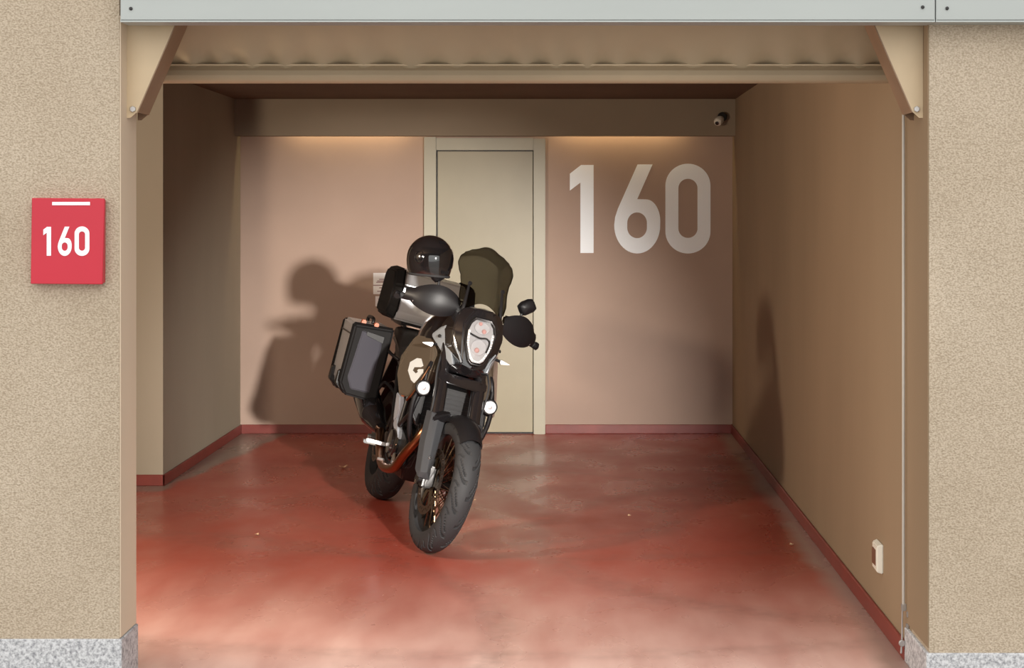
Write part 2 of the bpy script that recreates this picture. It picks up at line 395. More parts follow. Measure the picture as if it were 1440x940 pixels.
# ------------------------------------------------------------------ numerals
def digit_curves():
    def sup(cx, cy, a, b, n=2.4, k=48):
        out = []
        for i in range(k):
            t = 2*pi*i/k; c, s = math.cos(t), math.sin(t)
            out.append((cx+a*math.copysign(abs(c)**(2/n), c), cy+b*math.copysign(abs(s)**(2/n), s)))
        return out
    def stad(x0, x1, y0, y1, ry):
        cx, a = (x0+x1)/2, (x1-x0)/2; out = []
        for i in range(25):
            t = pi*i/24; out.append((cx+a*math.cos(t), y1-ry+ry*math.sin(t)))
        for i in range(25):
            t = pi+pi*i/24; out.append((cx+a*math.cos(t), y0+ry+ry*math.sin(t)))
        return out
    f = lambda pts: [(x, -y) for x, y in pts]      # given with y down
    one = [f([(118, 190), (205, 122), (303, 122), (303, 808), (200, 808), (200, 260), (118, 322)])]
    zero = [f(stad(862, 1213, 112, 812, 172)), f(stad(963, 1112, 230, 690, 74))]
    bowl = []
    for i in range(13):                              # right upper shoulder of the bowl
        t = -pi/2+pi/2*i/12; bowl.append((712+110*math.cos(t), 560+170*math.sin(t)))
    for i in range(1, 25):
        t = pi*i/24; bowl.append((642.5+179.5*math.cos(t), 590+222*math.sin(t)))
    six = [f([(645, 118), (762, 118), (643, 388)]+bowl+[(470, 530), (492, 462)]), f(stad(565, 718, 492, 692, 82))]
    return [one, six, zero]
DIG = digit_curves()
def digit_mesh(loops, s, ox, oz, th):
    cu = bpy.data.curves.new('numeral', 'CURVE'); cu.dimensions = '2D'; cu.fill_mode = 'BOTH'; cu.extrude = th/2
    for lp in loops:
        sp = cu.splines.new('POLY'); sp.points.add(len(lp)-1); sp.use_cyclic_u = True
        for i, (x, y) in enumerate(lp): sp.points[i].co = (ox+x*s, oz+y*s, 0, 1)
    o = bpy.data.objects.new('tmp', cu); C.objects.link(o)
    me = bpy.data.meshes.new_from_object(o.evaluated_get(bpy.context.evaluated_depsgraph_get()))
    bpy.data.objects.remove(o)
    bm = bmesh.new(); bm.from_mesh(me); bpy.data.meshes.remove(me)
    return xf(bm, Matrix.Rotation(pi/2, 4, 'X'))
num = empty('wall_number', (0, YB-.002, 0))
tag(num, 'large white 160 painted on the back wall', 'number')
s160 = (1000-801)/5.503/190/36.16      # crop pixels -> metres
for nm, lp in zip(('digit_one', 'digit_six', 'digit_zero'), DIG):
    k = 1/5.531/190.2
    link_mesh(nm, digit_mesh(lp, k, (780-793.5)/190.2, 1.62-(210-302)/190.2, .002), M_white, num, smooth=False)

# ------------------------------------------------------------------ number sign on left pillar
sg = empty('number_sign', (-1.684, YF, 1.53))
tag(sg, 'red square sign reading 160 on the left stucco pillar', 'sign')
bm = hull([(-.126, -.034, -.145), (.118, -.034, -.147), (.126, -.034, .145), (-.122, -.034, .147), (-.122, 0, -.142), (.118, 0, -.142), (.12, 0, .14), (-.12, 0, .14)], .002, 1)
link_mesh('sign_board', bm, M_red, sg)
link_mesh('white_bar', box(-.052, .076, -.0355, -.034, .122, .133), M_white, sg)
for nm, lp, ox in zip(('digit_one', 'digit_six', 'digit_zero'), DIG, (0, 0, 0)):
    kk = .100/700
    q = digit_mesh(lp, kk, 0, 0, .0015)
    # same numerals, narrower strokes drawn at sign size
    xs = [v.co.x for v in q.verts]; mn, mx = min(xs), max(xs)
    tgt = {'digit_one': (-.082, -.056), 'digit_six': (-.033, .014), 'digit_zero': (.024, .074)}[nm]
    for v in q.verts: v.co.x = tgt[0]+(v.co.x-mn)/(mx-mn)*(tgt[1]-tgt[0]); v.co.y -= .0348; v.co.z += .066
    link_mesh(nm, q, M_white, sg, smooth=False)

# ------------------------------------------------------------------ rolled-up door and its brackets
sh = empty('garage_shutter', (0, 6.06, 2.13)); tag(sh, 'beige garage shutter curtain raised under the lintel with round bottom bar', 'garage door')
rows = []
for i in range(25):
    t = i/24; row = []
    for k in range(181):
        x = -1.515+k/180*2.735
        y = 5.825+.225*t; z = 2.385-.215*t
        dent = .0030*max(0, t-.25)*math.sin(x*38+1.5*math.sin(x*7))+.0015*math.sin(x*11+t*4)+.0065*max(0, t-.72)/.28*math.sin(x*46+2.2*math.sin(x*5))
        row.append((x, y+dent, z+dent))
    rows.append(row)
lm('shutter_curtain', grid(rows, .0012), M_leaf, sh)
prof = [(y+.16, z+.0125) for y, z in [(5.885, 2.160), (5.880, 2.150), (5.870, 2.140), (5.866, 2.122), (5.872, 2.106), (5.885, 2.096), (5.905, 2.094), (5.925, 2.098), (5.93, 2.12), (5.93, 2.160)]]
lm('bottom_bar', loft([[(x, y, z) for y, z in prof] for x in (-1.522, 1.225)]), M_leaf, sh)
lm('seal_strip', box(-1.515, 1.220, 6.032, 6.044, 2.1695, 2.1755), M_brk, sh)

def bracket(name, sgn, lab):
    # corner gusset: front plate, sloping flange, rear plate
    cx = XL+.004 if sgn > 0 else XR-.004
    b = empty(name, (cx, 5.66, 2.0)); tag(b, lab, 'bracket', 'steel brackets in the top corners of the opening')
    top, bot = 2.36, 1.955
    def P(u, y, z): return (cx+sgn*u, y, z)
    pl = [P(.0, 5.66, top), P(.195, 5.66, top), P(.168, 5.66, 2.282), P(.035, 5.66, 1.975), P(.012, 5.66, bot), P(0, 5.66, bot)]
    lm('front_plate', plate(pl, (0, .004, 0)), M_brk, b)
    fl = [P(.195, 5.66, top), P(.168, 5.66, 2.282), P(.035, 5.66, 1.975)]
    lm('flange', grid([[Vector(p) for p in fl], [Vector(p)+Vector((0, .15, 0)) for p in fl]], .004), M_flg, b)
    lm('rear_plate', plate([Vector(p)+Vector((0, .15, 0)) for p in pl], (0, -.004, 0)), M_flg, b)
    lm('bolt', disc_at(P(.022, 5.659, 1.985), (0, -1, 0), .011, .008, 6), M_steel, b)
bracket('shutter_bracket', 1, 'beige triangular steel bracket at the top of the left jamb')
bracket('shutter_bracket', -1, 'beige triangular steel bracket at the top of the right jamb')

# lock rod on the right wall
rod = empty('lock_rod', (1.232, 5.945, .05)); tag(rod, 'thin pale vertical lock rod with latch at its foot beside right jamb', 'rod')
lm('rod', tube([(1.230, 5.93, 2.09), (1.230, 5.93, .205)], .0055, 10), mat('rod_paint', (.46, .43, .39), .5), rod)
lm('latch_hook', merge(merge(box(1.222, 1.240, 5.925, 5.94, .182, .210, .003), tube([(1.226, 5.93, .185), (1.224, 5.93, .075)], .0035, 8)), disc_at((1.222, 5.925, .068), (0, -1, 0), .012, .012, 12)), M_steel, rod)
lm('latch_foot', tube([(1.222, 5.925, .060), (1.220, 5.925, .030)], .004, 8), M_steel, rod)
lm('keeper', box(1.236, 1.244, 5.90, 5.915, .165, .185, .002), M_steel, rod); lm('keeper', box(1.234, 1.244, 5.90, 5.915, .128, .142, .002), M_steel, rod)

# socket on the right wall
so = empty('wall_socket', (XR, 6.44, .27)); tag(so, 'cream surface mounted socket box low on the right wall', 'socket')
lm('socket_box', hull([(XR, 6.38, .215), (XR, 6.50, .215), (XR, 6.38, .332), (XR, 6.50, .332), (XR-.026, 6.385, .222), (XR-.022, 6.495, .222), (XR-.026, 6.385, .325), (XR-.022, 6.495, .325)], .004), M_plastic_w, so)
lm('socket_insert', box(XR-.0275, XR-.022, 6.405, 6.475, .243, .305, .001, 1), M_slot, so)

# sensor on the beam
se = empty('security_camera', (1.135, 11.9, 2.30)); tag(se, 'small white round camera on the beam in the right corner', 'camera')
lm('mount', disc_at((1.135, 11.9, 2.315), (0, -1, 0), .030, .02, 24), M_blk, se)
lm('camera_body', xf(lathe([(0, 0), (.022, 0), (.030, .012), (.032, .05), (.028, .07), (.018, .078), (0, .08)], 28), Matrix.Translation((1.140, 11.885, 2.318)) @ Matrix.Rotation(R(150), 4, 'Z') @ Matrix.Rotation(R(-25), 4, 'X')), M_plastic_w, se)
lm('lens', disc_at((1.105, 11.818, 2.282), (-.5, -.8, -.35), .014, .008, 20), M_gls, se)
lm('collar', disc_at((1.145, 11.878, 2.330), (.1, -1, 0), .034, .022, 24), M_dk, se)

# notices beside the door
def notice(name, x0, x1, z0, z1, lab, rows_):
    n = empty(name, ((x0+x1)/2, YB-.003, (z0+z1)/2)); tag(n, lab, 'notice')
    lm('sheet', box(x0, x1, YB-.005, YB-.0005, z0, z1), M_paper, n)
    bm = bmesh.new()
    for (fx0, fx1, fz) in rows_:
        merge(bm, box(x0+fx0*(x1-x0), x0+fx1*(x1-x0), YB-.0058, YB-.005, z0+(fz-.022)*(z1-z0), z0+(fz+.022)*(z1-z0)))
    lm('printed_lines', bm, M_ink, n)
X_ = lambda px: (px-793.5)/190
Z_ = lambda py: 1.62-(py-302)/190
notice('wall_notice', X_(525), X_(553), Z_(414), Z_(384), 'white printed notice with pinkish lines on back wall beside the top case',
       [(.2, .8, .62), (.3, .7, .70), (.15, .85, .56), (0, 1, .42), (.3, .8, .30), (.2, .45, .14), (.55, .8, .14)])
notice('small_wall_notice', X_(528), X_(549), Z_(431), Z_(416.5), 'small white notice stuck below the larger notice', [(.15, .85, .7), (.25, .8, .3)])

# tubes hidden in the slot
for i, (x0, x1) in enumerate(((-2.02, -1.15), (-.05, .85))):
    t_ = empty('tube_lamp', ((x0+x1)/2, 12.05, 2.32)); tag(t_, ('tube lamp behind the beam left of the door', 'tube lamp behind the beam right of the door')[i], 'lamp', 'tube lamps hidden behind the beam')
    lm('lamp_holder', box(x0-.03, x1+.03, 12.02, 12.08, 2.36, 2.38), M_plastic_w, t_)
    lm('lamp_tube', tube([(x0, 12.05, 2.345), (x1, 12.05, 2.345)], .013, 12), M_lamp, t_)
    a = area('tube_light', ((x0+x1)/2, 12.05, 2.325), ((x0+x1)/2, 12.06, 0), 1.9, (x1-x0), .03, (1, .78, .42))

# dry leaves on the floor
def dry_leaf(x, y, s, a, lab):
    bm = bmesh.new(); n = 10; up = []; dn = []
    for i in range(n+1):
        t = i/n; wv = .34*math.sin(pi*t)**.8*(1+.25*math.sin(t*22))
        cz = .22*(2*t-1)**2+.06*math.sin(t*9)
        up.append((t-.5, wv, cz+.18*wv+.05)); dn.append((t-.5, -wv, cz+.25*wv+.05))
    mid = [(p[0], 0, p[2]-.10) for p in up]
    bm = grid([up, mid, dn], .012)
    xf(bm, Matrix.Translation((x, y, .004)) @ Matrix.Rotation(a, 4, 'Z') @ Matrix.Scale(s, 4))
    o = bpy.data.objects.new('tmp', None); bpy.data.objects.remove(o)
    o = link_mesh('dry_leaf', bm, M_leafd); tag(o, lab, 'leaf', 'dry leaves on the red floor')
def fl(px, py): s = (py-302)/1.62; return (px-793.5)/s, 2300/s
for px, py, s, a, lab in ((483, 659, .055, .4, 'pale dry leaf on the floor left of the rear tyre'), (663, 707, .05, 0, 'dry leaf on the floor right of the front tyre'),
                          (361, 754, .030, 1, 'tiny leaf scrap on the open floor at left'), (1113, 768, .028, 2, 'tiny leaf scrap on the floor toward right wall'),
                          (885, 727, .024, 2, 'tiny leaf scrap on the middle of the floor')):
    x, y = fl(px, py); dry_leaf(x, y, s, a, lab)
# ------------------------------------------------------------------ motorcycle (x forward, y to its left, z up, origin where the rear tyre stands)
YAW, LEAN = R(15.5), R(15.5)
moto = empty('motorcycle', (-1.063, 9.32, .003), (-LEAN, 0, YAW-pi/2))
tag(moto, 'black and bronze adventure motorcycle with smoked screen and luggage cases leaning on its stand', 'motorcycle')
BM = Matrix.Translation((-1.063, 9.32, .003)) @ Matrix.Rotation(YAW-pi/2, 4, 'Z') @ Matrix.Rotation(-LEAN, 4, 'X')
# steering: head axis through (1.68,0,0), raked back 26 degrees
AX = Vector((-.438, 0, .899)).normalized(); A0 = Vector((1.68, 0, 0))
SM = Matrix.Translation(A0+Vector((0, -.018, 0))) @ Matrix.Rotation(R(6), 4, AX) @ Matrix.Translation(-A0)
SMB = Matrix.Translation(A0) @ Matrix.Rotation(R(12), 4, AX) @ Matrix.Translation(-A0)
def part(name, bm, m, parent=moto, steer=False, **k):
    if steer: xf(bm, SMB if steer == 2 else SM)
    return link_mesh(name, bm, m, parent, **k)
def both(fn):        # builds a piece for the left (+1) and for the right (-1) side
    for s in (1, -1): fn(s)
def S(s, p): return (p[0], s*p[1], p[2])

def tread_tire(Rt, W, n, groove=True, center=(0, 0, 0)):
    """tyre turned about Y with cut zigzag grooves"""
    NU = n*80 if groove else 160; NV = 44 if groove else 24
    bm = bmesh.new(); rings = []
    # cross-section: rounded crown then side walls down to the bead
    sec = []
    hs = .105 if W < .07 else .115
    for j in range(NV+1):
        a = -1+2*j/NV                                    # -1..1 across
        th = a*R(118); sec.append((W*math.sin(th)*(1 if abs(th) < pi/2 else 1-.0*abs(a)), Rt-W*.86+W*.86*math.cos(th)*(1 if math.cos(th) > 0 else 1.5), a))
    gro = {}
    for i in range(NU):
        u = i/NU; row = []; ang = 2*pi*u
        for (y, r, a) in sec:
            d = 0
            if groove and abs(a) < .74:
                ph = u*n
                v = abs(a)/.74
                sgn = 0 if a > 0 else .5
                c = .55*v**1.3-.10*math.sin(v*pi*2)
                q = (ph+sgn-c) % 1
                wv = .060*(1.1-.3*v)
                if min(q, 1-q) < wv and v > .07: d = 1
                if abs(q-.30-.45*(v-.45)) < .042 and .22 < v < .62: d = 1
                if abs(q-.55+.5*(v-.62)) < .036 and .46 < v < .92: d = 1
            rr = r-(.006 if d else 0)
            vt = bm.verts.new((rr*math.cos(ang), y, rr*math.sin(ang))); row.append(vt)
            if d: gro[vt] = 1
        rings.append(row)
    for i in range(NU):
        a_, b_ = rings[i], rings[(i+1) % NU]
        for k in range(NV):
            f = bm.faces.new((a_[k], b_[k], b_[k+1], a_[k+1]))
            if groove and sum(1 for v in f.verts if v in gro) >= 3: f.material_index = 1
        # inner band closes the tyre
        bm.faces.new((a_[NV], b_[NV], b_[0], a_[0]))
    return xf(bm, Matrix.Translation(center))

def rim_mesh(rr, hw, c):
    prof = [(rr+.008, -hw), (rr+.014, -hw*.92), (rr+.004, -hw*.86), (rr-.004, -hw*.6), (rr-.016, -hw*.4), (rr-.020, 0), (rr-.016, hw*.4), (rr-.004, hw*.6), (rr+.004, hw*.86), (rr+.014, hw*.92), (rr+.008, hw),
            (rr-.004, hw*.92), (rr-.014, hw*.62), (rr-.030, hw*.4), (rr-.033, 0), (rr-.030, -hw*.4), (rr-.014, -hw*.62), (rr-.004, -hw*.92)]
    return xf(lathe(prof, 72, closed=True), Matrix.Translation(c))
def spokes_mesh(rr, hw, hubr, hubw, c, n=18):
    bm = bmesh.new()
    for i in range(n):
        for s in (1, -1):
            for k in (-1, 1):
                a0 = 2*pi*(i+.5*(s > 0))/n; a1 = a0+k*R(24)
                merge(bm, tube([(hubr*math.cos(a1), s*hubw, hubr*math.sin(a1)), (rr*math.cos(a0), s*hw, rr*math.sin(a0))], .0024, 6))
    return xf(bm, Matrix.Translation(c))
def brake_disc_mesh(ro, ri, y, th, c, holes=30):
    """ring with drilled holes and carrier arms"""
    bm = bmesh.new(); seg = 120; rr = [ri, ri+(ro-ri)*.3, ri+(ro-ri)*.52, ri+(ro-ri)*.76, ro]
    V = [[bm.verts.new((r*math.cos(2*pi*k/seg), y, r*math.sin(2*pi*k/seg))) for k in range(seg)] for r in rr]
    for i in range(4):
        for k in range(seg):
            if (i == 1 and k % 8 in (0,)) or (i == 2 and k % 8 in (3,)) or (i == 1 and k % 8 == 5): continue
            bm.faces.new((V[i][k], V[i][(k+1) % seg], V[i+1][(k+1) % seg], V[i+1][k]))
    bmesh.ops.solidify(bm, geom=bm.faces[:], thickness=th)
    return xf(bm, Matrix.Translation(c))
def carrier_mesh(ro, ri, y, th, c, n=6):
    bm = bmesh.new()
    for i in range(n):
        a = 2*pi*i/n
        p = [(ri*math.cos(a-.35), y, ri*math.sin(a-.35)), (ri*math.cos(a+.35), y, ri*math.sin(a+.35)), (ro*math.cos(a+.12), y, ro*math.sin(a+.12)), (ro*math.cos(a-.12), y, ro*math.sin(a-.12))]
        merge(bm, plate(p, (0, th, 0)))
    merge(bm, lathe([(ri-.012, y), (ri+.004, y), (ri+.004, y+th), (ri-.012, y+th)], 36, closed=True))
    return xf(bm, Matrix.Translation(c))

# --- front wheel
FC = (1.56, 0, .328)
fw = part('front_wheel', merge(rim_mesh(.243, .038, FC), xf(lathe([(0, -.062), (.022, -.062), (.040, -.055), (.040, -.045), (.026, -.03), (.026, .03), (.040, .045), (.040, .055), (.022, .062), (0, .062)], 32), Matrix.Translation(FC))), M_dk, steer=True)
part('tire', tread_tire(.326, .060, 14, True, FC), [M_rub, M_rub2], fw, True)
part('spokes', spokes_mesh(.232, .018, .034, .048, FC), M_spk, fw, True)
for s in (1, -1):
    bd = part('brake_disc', brake_disc_mesh(.160, .118, s*.070, .004, FC), M_dsc, fw, True)
    link_mesh('disc_carrier', xf(carrier_mesh(.122, .045, s*.066, .005, FC), SM), M_spk, fw)
# --- rear wheel
RC = (0, 0, .330)
rw = part('rear_wheel', merge(rim_mesh(.225, .055, RC), xf(lathe([(0, -.09), (.03, -.09), (.05, -.07), (.04, 0), (.05, .07), (.03, .09), (0, .09)], 32), Matrix.Translation(RC))), M_dk)
part('tire', tread_tire(.330, .084, 15, True, RC), [M_rubr, M_rub2], rw)
part('spokes', spokes_mesh(.212, .03, .04, .06, RC), M_spk, rw)
part('brake_disc', brake_disc_mesh(.133, .095, -.085, .004, RC), M_dsc, rw)
part('sprocket', merge(brake_disc_mesh(.105, .07, .09, .006, RC), carrier_mesh(.075, .04, .09, .006, RC)), M_steel, rw)

# --- fork
def fx(z): return 1.722-.488*z
def fork(s):
    y = s*.098
    top = (fx(1.03), y, 1.03); mid = (fx(.60), y, .60); low = (fx(.34)-.01, y, .34)
    leg = part('fork_leg', merge(tube([top, (fx(.80), y, .80)], .029, 20), tube([(fx(.83), y, .83), mid], .0335, 20)), M_gls, steer=True)
    part('fork_slider', tube([mid, low], .023, 16), M_dk, leg, True)
    part('fork_cap', tube([(fx(.815), y, .815), (fx(.785), y, .785)], .033, 20), M_sil, leg, True)
    part('dust_seal', tube([(fx(.61), y, .61), (fx(.585), y, .585)], .034, 20), M_blk, leg, True)
    part('fork_foot', hull([(1.53, y-s*.030, .30), (1.60, y-s*.030, .30), (1.53, y+s*.022, .29), (1.60, y+s*.022, .29), (1.535, y-s*.028, .40), (1.59, y-s*.028, .40), (1.54, y+s*.020, .40), (1.58, y+s*.020, .40)], .008), M_dk, leg, True)
    # long faceted guard in front of the slider
    g = [(fx(.645)+.040, .060, .645), (fx(.645)+.045, .135, .640), (fx(.50)+.045, .148, .50), (1.60, .150, .365), (1.595, .138, .335), (1.60, .095, .335), (fx(.5)+.06, .082, .50)]
    gb = [(p[0]-.055 if i in (1, 2, 3) else p[0]-.01, p[1]+(.012 if i in (1, 2, 3, 4) else 0), p[2]) for i, p in enumerate(g)]
    ridge = [(fx(.63)+.060, .105, .63), (fx(.5)+.068, .118, .5), (1.618, .122, .37)]
    gd = part('fork_guard', hull([S(s, p) for p in g+gb+ridge], .003, 1), M_gry, steer=True, sharp=20)
    for (z, yy) in ((.435, .117), (.375, .120)):
        part('bolt', disc_at(S(s, (fx(z)+.066+(.0 if z > .4 else -.004), yy, z)), (1, 0, .2), .009, .008, 12), M_chr, gd, True)
    # radial caliper behind the foot
    cal = part('brake_caliper', hull([S(s, p) for p in ((1.46, .055, .40), (1.53, .055, .44), (1.45, .115, .40), (1.53, .115, .44), (1.41, .06, .30), (1.41, .11, .30), (1.48, .06, .27), (1.49, .11, .28))], .010), M_dk, steer=True)
    for (bx, bz) in ((1.455, .355), (1.475, .30)):
        part('caliper_bolt', disc_at(S(s, (bx, .113, bz)), (0, s, 0), .012, .007, 14), M_chr, cal, True)
both(fork)
part('front_axle', merge(tube([(1.56, -.135, .328), (1.56, .135, .328)], .013, 14), merge(tube([(1.56, -.140, .328), (1.56, -.118, .328)], .020, 14), tube([(1.56, .118, .328), (1.56, .140, .328)], .020, 14))), M_dk, steer=True)
tc1 = hull([(fx(.80)-.05, 0, .79), (fx(.80)-.03, .11, .80), (fx(.80)+.03, .135, .80), (fx(.80)+.045, .09, .79), (fx(.80)+.03, 0, .79), (fx(.84)-.05, 0, .84), (fx(.84)-.03, .11, .84), (fx(.84)+.03, .135, .84), (fx(.84)+.045, .09, .84), (fx(.84)+.03, 0, .84)], .006, mirror=True)
part('lower_fork_clamp', tc1, M_gls, steer=True)
tc2 = hull([(fx(1.01)-.05, 0, 1.0), (fx(1.01)+.02, .13, 1.0), (fx(1.01)+.035, .08, 1.0), (fx(1.03)-.05, 0, 1.03), (fx(1.03)+.02, .13, 1.03), (fx(1.03)+.035, .08, 1.03)], .006, mirror=True)
part('upper_fork_clamp', tc2, M_dk, steer=True)
# low front mudguard hugging the tyre
rows = []
for i in range(25):
    a = R(138-i*88/24)-R(2); rr = .352+.010*math.cos(a*2); row = []
    wv = .072-.016*(i/24)**3
    for j in range(13):
        t = -1+2*j/12
        r2 = rr-.045*abs(t)**2.6
        row.append((FC[0]+r2*math.cos(a), wv*t, FC[2]+r2*math.sin(a)))
    rows.append(row)
fm = grid(rows, .004)
merge(fm, hull([(1.40, .05, .66), (1.40, .12, .65), (1.50, .05, .665), (1.49, .13, .62), (1.43, .06, .55), (1.45, .13, .53)], .006, mirror=False))
merge(fm, mir(hull([(1.40, .05, .66), (1.40, .12, .65), (1.50, .05, .665), (1.49, .13, .62), (1.43, .06, .55), (1.45, .13, .53)], .006)))
part('front_mudguard', fm, M_blk, steer=True, sharp=40)
# brake lines
part('brake_hose', tube([(1.20, -.10, .98), (1.34, -.14, .84), (1.40, -.13, .70), (1.44, -.125, .55), (1.47, -.11, .42)], .005, 8, 8), M_rub, steer=True)
part('brake_hose', tube([(1.20, .10, .98), (1.34, .14, .84), (1.40, .13, .70), (1.44, .125, .55), (1.47, .11, .42)], .005, 8, 8), M_rub, steer=True)

# --- bars, guards, mirrors
hb = tube([(1.085, -.40, 1.115), (1.13, -.24, 1.135), (1.18, -.13, 1.13), (1.19, 0, 1.115), (1.18, .13, 1.13), (1.13, .24, 1.135), (1.085, .40, 1.115)], .0115, 12, 8)
merge(hb, hull([(1.165, .05, 1.02), (1.215, .05, 1.02), (1.165, .05, 1.13), (1.215, .05, 1.13), (1.165, .02, 1.02), (1.215, .02, 1.02), (1.165, .02, 1.13), (1.215, .02, 1.13)], .004))
merge(hb, hull([(1.165, -.05, 1.02), (1.215, -.05, 1.02), (1.165, -.05, 1.13), (1.215, -.05, 1.13), (1.165, -.02, 1.02), (1.215, -.02, 1.02), (1.165, -.02, 1.13), (1.215, -.02, 1.13)], .004))
bar = part('handlebar', hb, M_blk, steer=2)
def controls(s):
    part('grip', tube([S(s, (1.120, .27, 1.132)), S(s, (1.085, .40, 1.115))], .017, 16), M_rub, bar, 2)
    part('lever', tube([S(s, (1.145, .25, 1.125)), S(s, (1.165, .29, 1.12)), S(s, (1.150, .345, 1.11))], .0065, 8, 5), M_steel, bar, 2)
    part('switch_cluster', hull([S(s, p) for p in ((1.10, .215, 1.10), (1.16, .215, 1.10), (1.10, .215, 1.165), (1.16, .215, 1.165), (1.09, .268, 1.10), (1.15, .268, 1.10), (1.09, .268, 1.16), (1.15, .268, 1.16))], .008), M_blk, bar, 2)
    part('fluid_reservoir', hull([S(s, p) for p in ((1.13, .16, 1.16), (1.19, .16, 1.16), (1.13, .16, 1.205), (1.19, .16, 1.205), (1.12, .215, 1.165), (1.18, .215, 1.165), (1.12, .215, 1.205), (1.18, .215, 1.205))], .008), M_gls, bar, 2)
    # hand guard: a curved shield
    rows = []
    for i in range(17):
        t = i/16                         # inner -> outer -> tip
        y = .130+.255*t
        xx = 1.225-.02*t-.10*t**3
        hi = .032+.040*math.sin(pi*min(1, t*1.15))**.7 + (.0)
        zc = 1.155-.020*t
        row = []
        for j in range(9):
            q = -1+2*j/8
            row.append(S(s, (xx+.016*(1-q*q), y, zc+hi*q+(.012 if q > 0 else 0)*math.sin(pi*t))))
        rows.append(row)
    hg = part('handguard', grid(rows, .006), M_blk, steer=2, sharp=50)
    part('guard_bracket', tube([S(s, (1.22, .17, 1.12)), S(s, (1.17, .165, 1.13))], .009, 10), M_dk, hg, 2)
    part('guard_end', merge(tube([S(s, (1.105, .415, 1.105)), S(s, (1.085, .40, 1.115))], .015, 10), disc_at(S(s, (1.085, .395, 1.115)), (0, s, 0), .019, .03, 16)), M_blk, hg, 2)
    # mirror
    st = part('mirror_stalk', tube([S(s, (1.13, .215, 1.16)), S(s, (1.15, .235, 1.20)), S(s, (1.15, .250, 1.262))], .0065, 8, 5), M_blk, steer=2)
both(controls)
def mirror_head(s, dy=0.0):
    c = Vector((1.155, s*(.262+dy), 1.283)); pts = []
    for k in range(14):
        a = 2*pi*k/14; ry = .050*(1+.12*math.cos(4*a+.6)); rz = .045*(1+.10*math.cos(4*a+.6))
        y = s*ry*math.cos(a); z = rz*math.sin(a)+.012*math.cos(a)
        pts += [c+Vector((-.012, y, z)), c+Vector((.012, y*.82, z*.82))]
    pts += [c+Vector((.024, 0, 0)), c+Vector((.022, s*.022, .010)), c+Vector((.022, -s*.022, -.006))]
    h = part('mirror', hull(pts, .002, 1), M_blk, steer=2)
    g = disc_at((0, 0, 0), (-1, 0, 0), .5, .05, 28); bmesh.ops.scale(g, vec=(.04, .092, .066), verts=g.verts[:])
    xf(g, Matrix.Translation(c+Vector((-.0115, 0, 0))))
    part('mirror_glass', g, M_chr, h, 2)
mirror_head(1); mirror_head(-1, .012)

# --- front mask, headlight, screen
mask = hull([(1.375, .045, 1.185), (1.33, .09, 1.178), (1.33, .118, 1.145), (1.375, .085, 1.12), (1.385, .096, 1.05), (1.36, .130, 1.06), (1.37, .118, .98), (1.435, .060, .905), (1.455, 0, .893), (1.425, .055, .95),
             (1.385, .09, 1.10), (1.23, .118, 1.16), (1.18, .16, 1.05), (1.22, .14, .95), (1.30, .09, .89), (1.30, 0, .885), (1.22, 0, 1.16), (1.34, 0, 1.195)], .006, 2, mirror=True)
mk_ = part('front_fairing', mask, M_gls, sharp=18)
def hx(z): return 1.395+(1.13-z)*.30
def hl_ring(k, dx, kz=1):
    o = [(-.040, 1.143), (.040, 1.143), (.062, 1.118), (.074, 1.075), (.070, 1.01), (.040, .930), (.022, .916), (-.022, .916), (-.040, .930), (-.070, 1.01), (-.074, 1.075), (-.062, 1.118)]
    zc = 1.035
    return [(hx(z)+dx, y*k, zc+(z-zc)*(k*kz)) for y, z in o]
hl = part('headlight', loft([hl_ring(1.04, -.05), hl_ring(1.04, .002), hl_ring(.99, .012), hl_ring(.90, .012), hl_ring(.86, -.004)]), M_dk, sharp=30)
part('reflector_bowl', loft([hl_ring(.90, -.004), hl_ring(.88, .0035)]), M_refl, hl)
# U-shaped row of leds round the lower lamp
def onface(y, z, dx): return Vector((hx(z)+dx, y, z))
upath = [(-.062, 1.075), (-.060, 1.03), (-.054, .995), (-.034, .950), (-.014, .932), (.014, .932), (.034, .950), (.054, .995), (.060, 1.03), (.062, 1.075)]
part('led_strip', tube([onface(y, z, .006) for y, z in upath], .0078, 10, 5), M_led, hl)
bm = bmesh.new()
cp = catmull([onface(y, z, .012) for y, z in upath], 3)
for p in cp: merge(bm, disc_at(p, (1, 0, .28), .0042, .004, 10))
part('led_lenses', bm, M_refl, hl)
def bowl(y, z, a, b, m1):
    rg = []
    for kk, dx in ((1.0, .010), (.92, .012), (.80, .006), (.45, -.001), (.18, .000)):
        rg.append([onface(y+a*kk*math.cos(2*pi*k/32), z+b*kk*math.sin(2*pi*k/32), dx) for k in range(32)])
    return loft(rg)
part('upper_lamp', bowl(0, 1.098, .040, .032, 0), M_refl, hl)
part('lower_lamp', bowl(0, 1.003, .040, .040, 0), M_refl, hl)
part('lamp_divider', tube([onface(-.056, 1.060, .013), onface(-.03, 1.053, .014), onface(0, 1.048, .014), onface(.03, 1.053, .014), onface(.05, 1.035, .012), onface(.042, .985, .010)], .0042, 8, 4), M_dk, hl)
for (y, z, r) in ((-.012, 1.115, .010), (.012, 1.082, .012), (-.006, .986, .013)):
    part('bulb', disc_at(onface(y, z, .004), (1, 0, .28), r, .010, 18, bev=.4), M_pink, hl)
part('headlight_lens', loft([hl_ring(.97, .012), hl_ring(.90, .021), hl_ring(.6, .026)]), M_clear, hl)

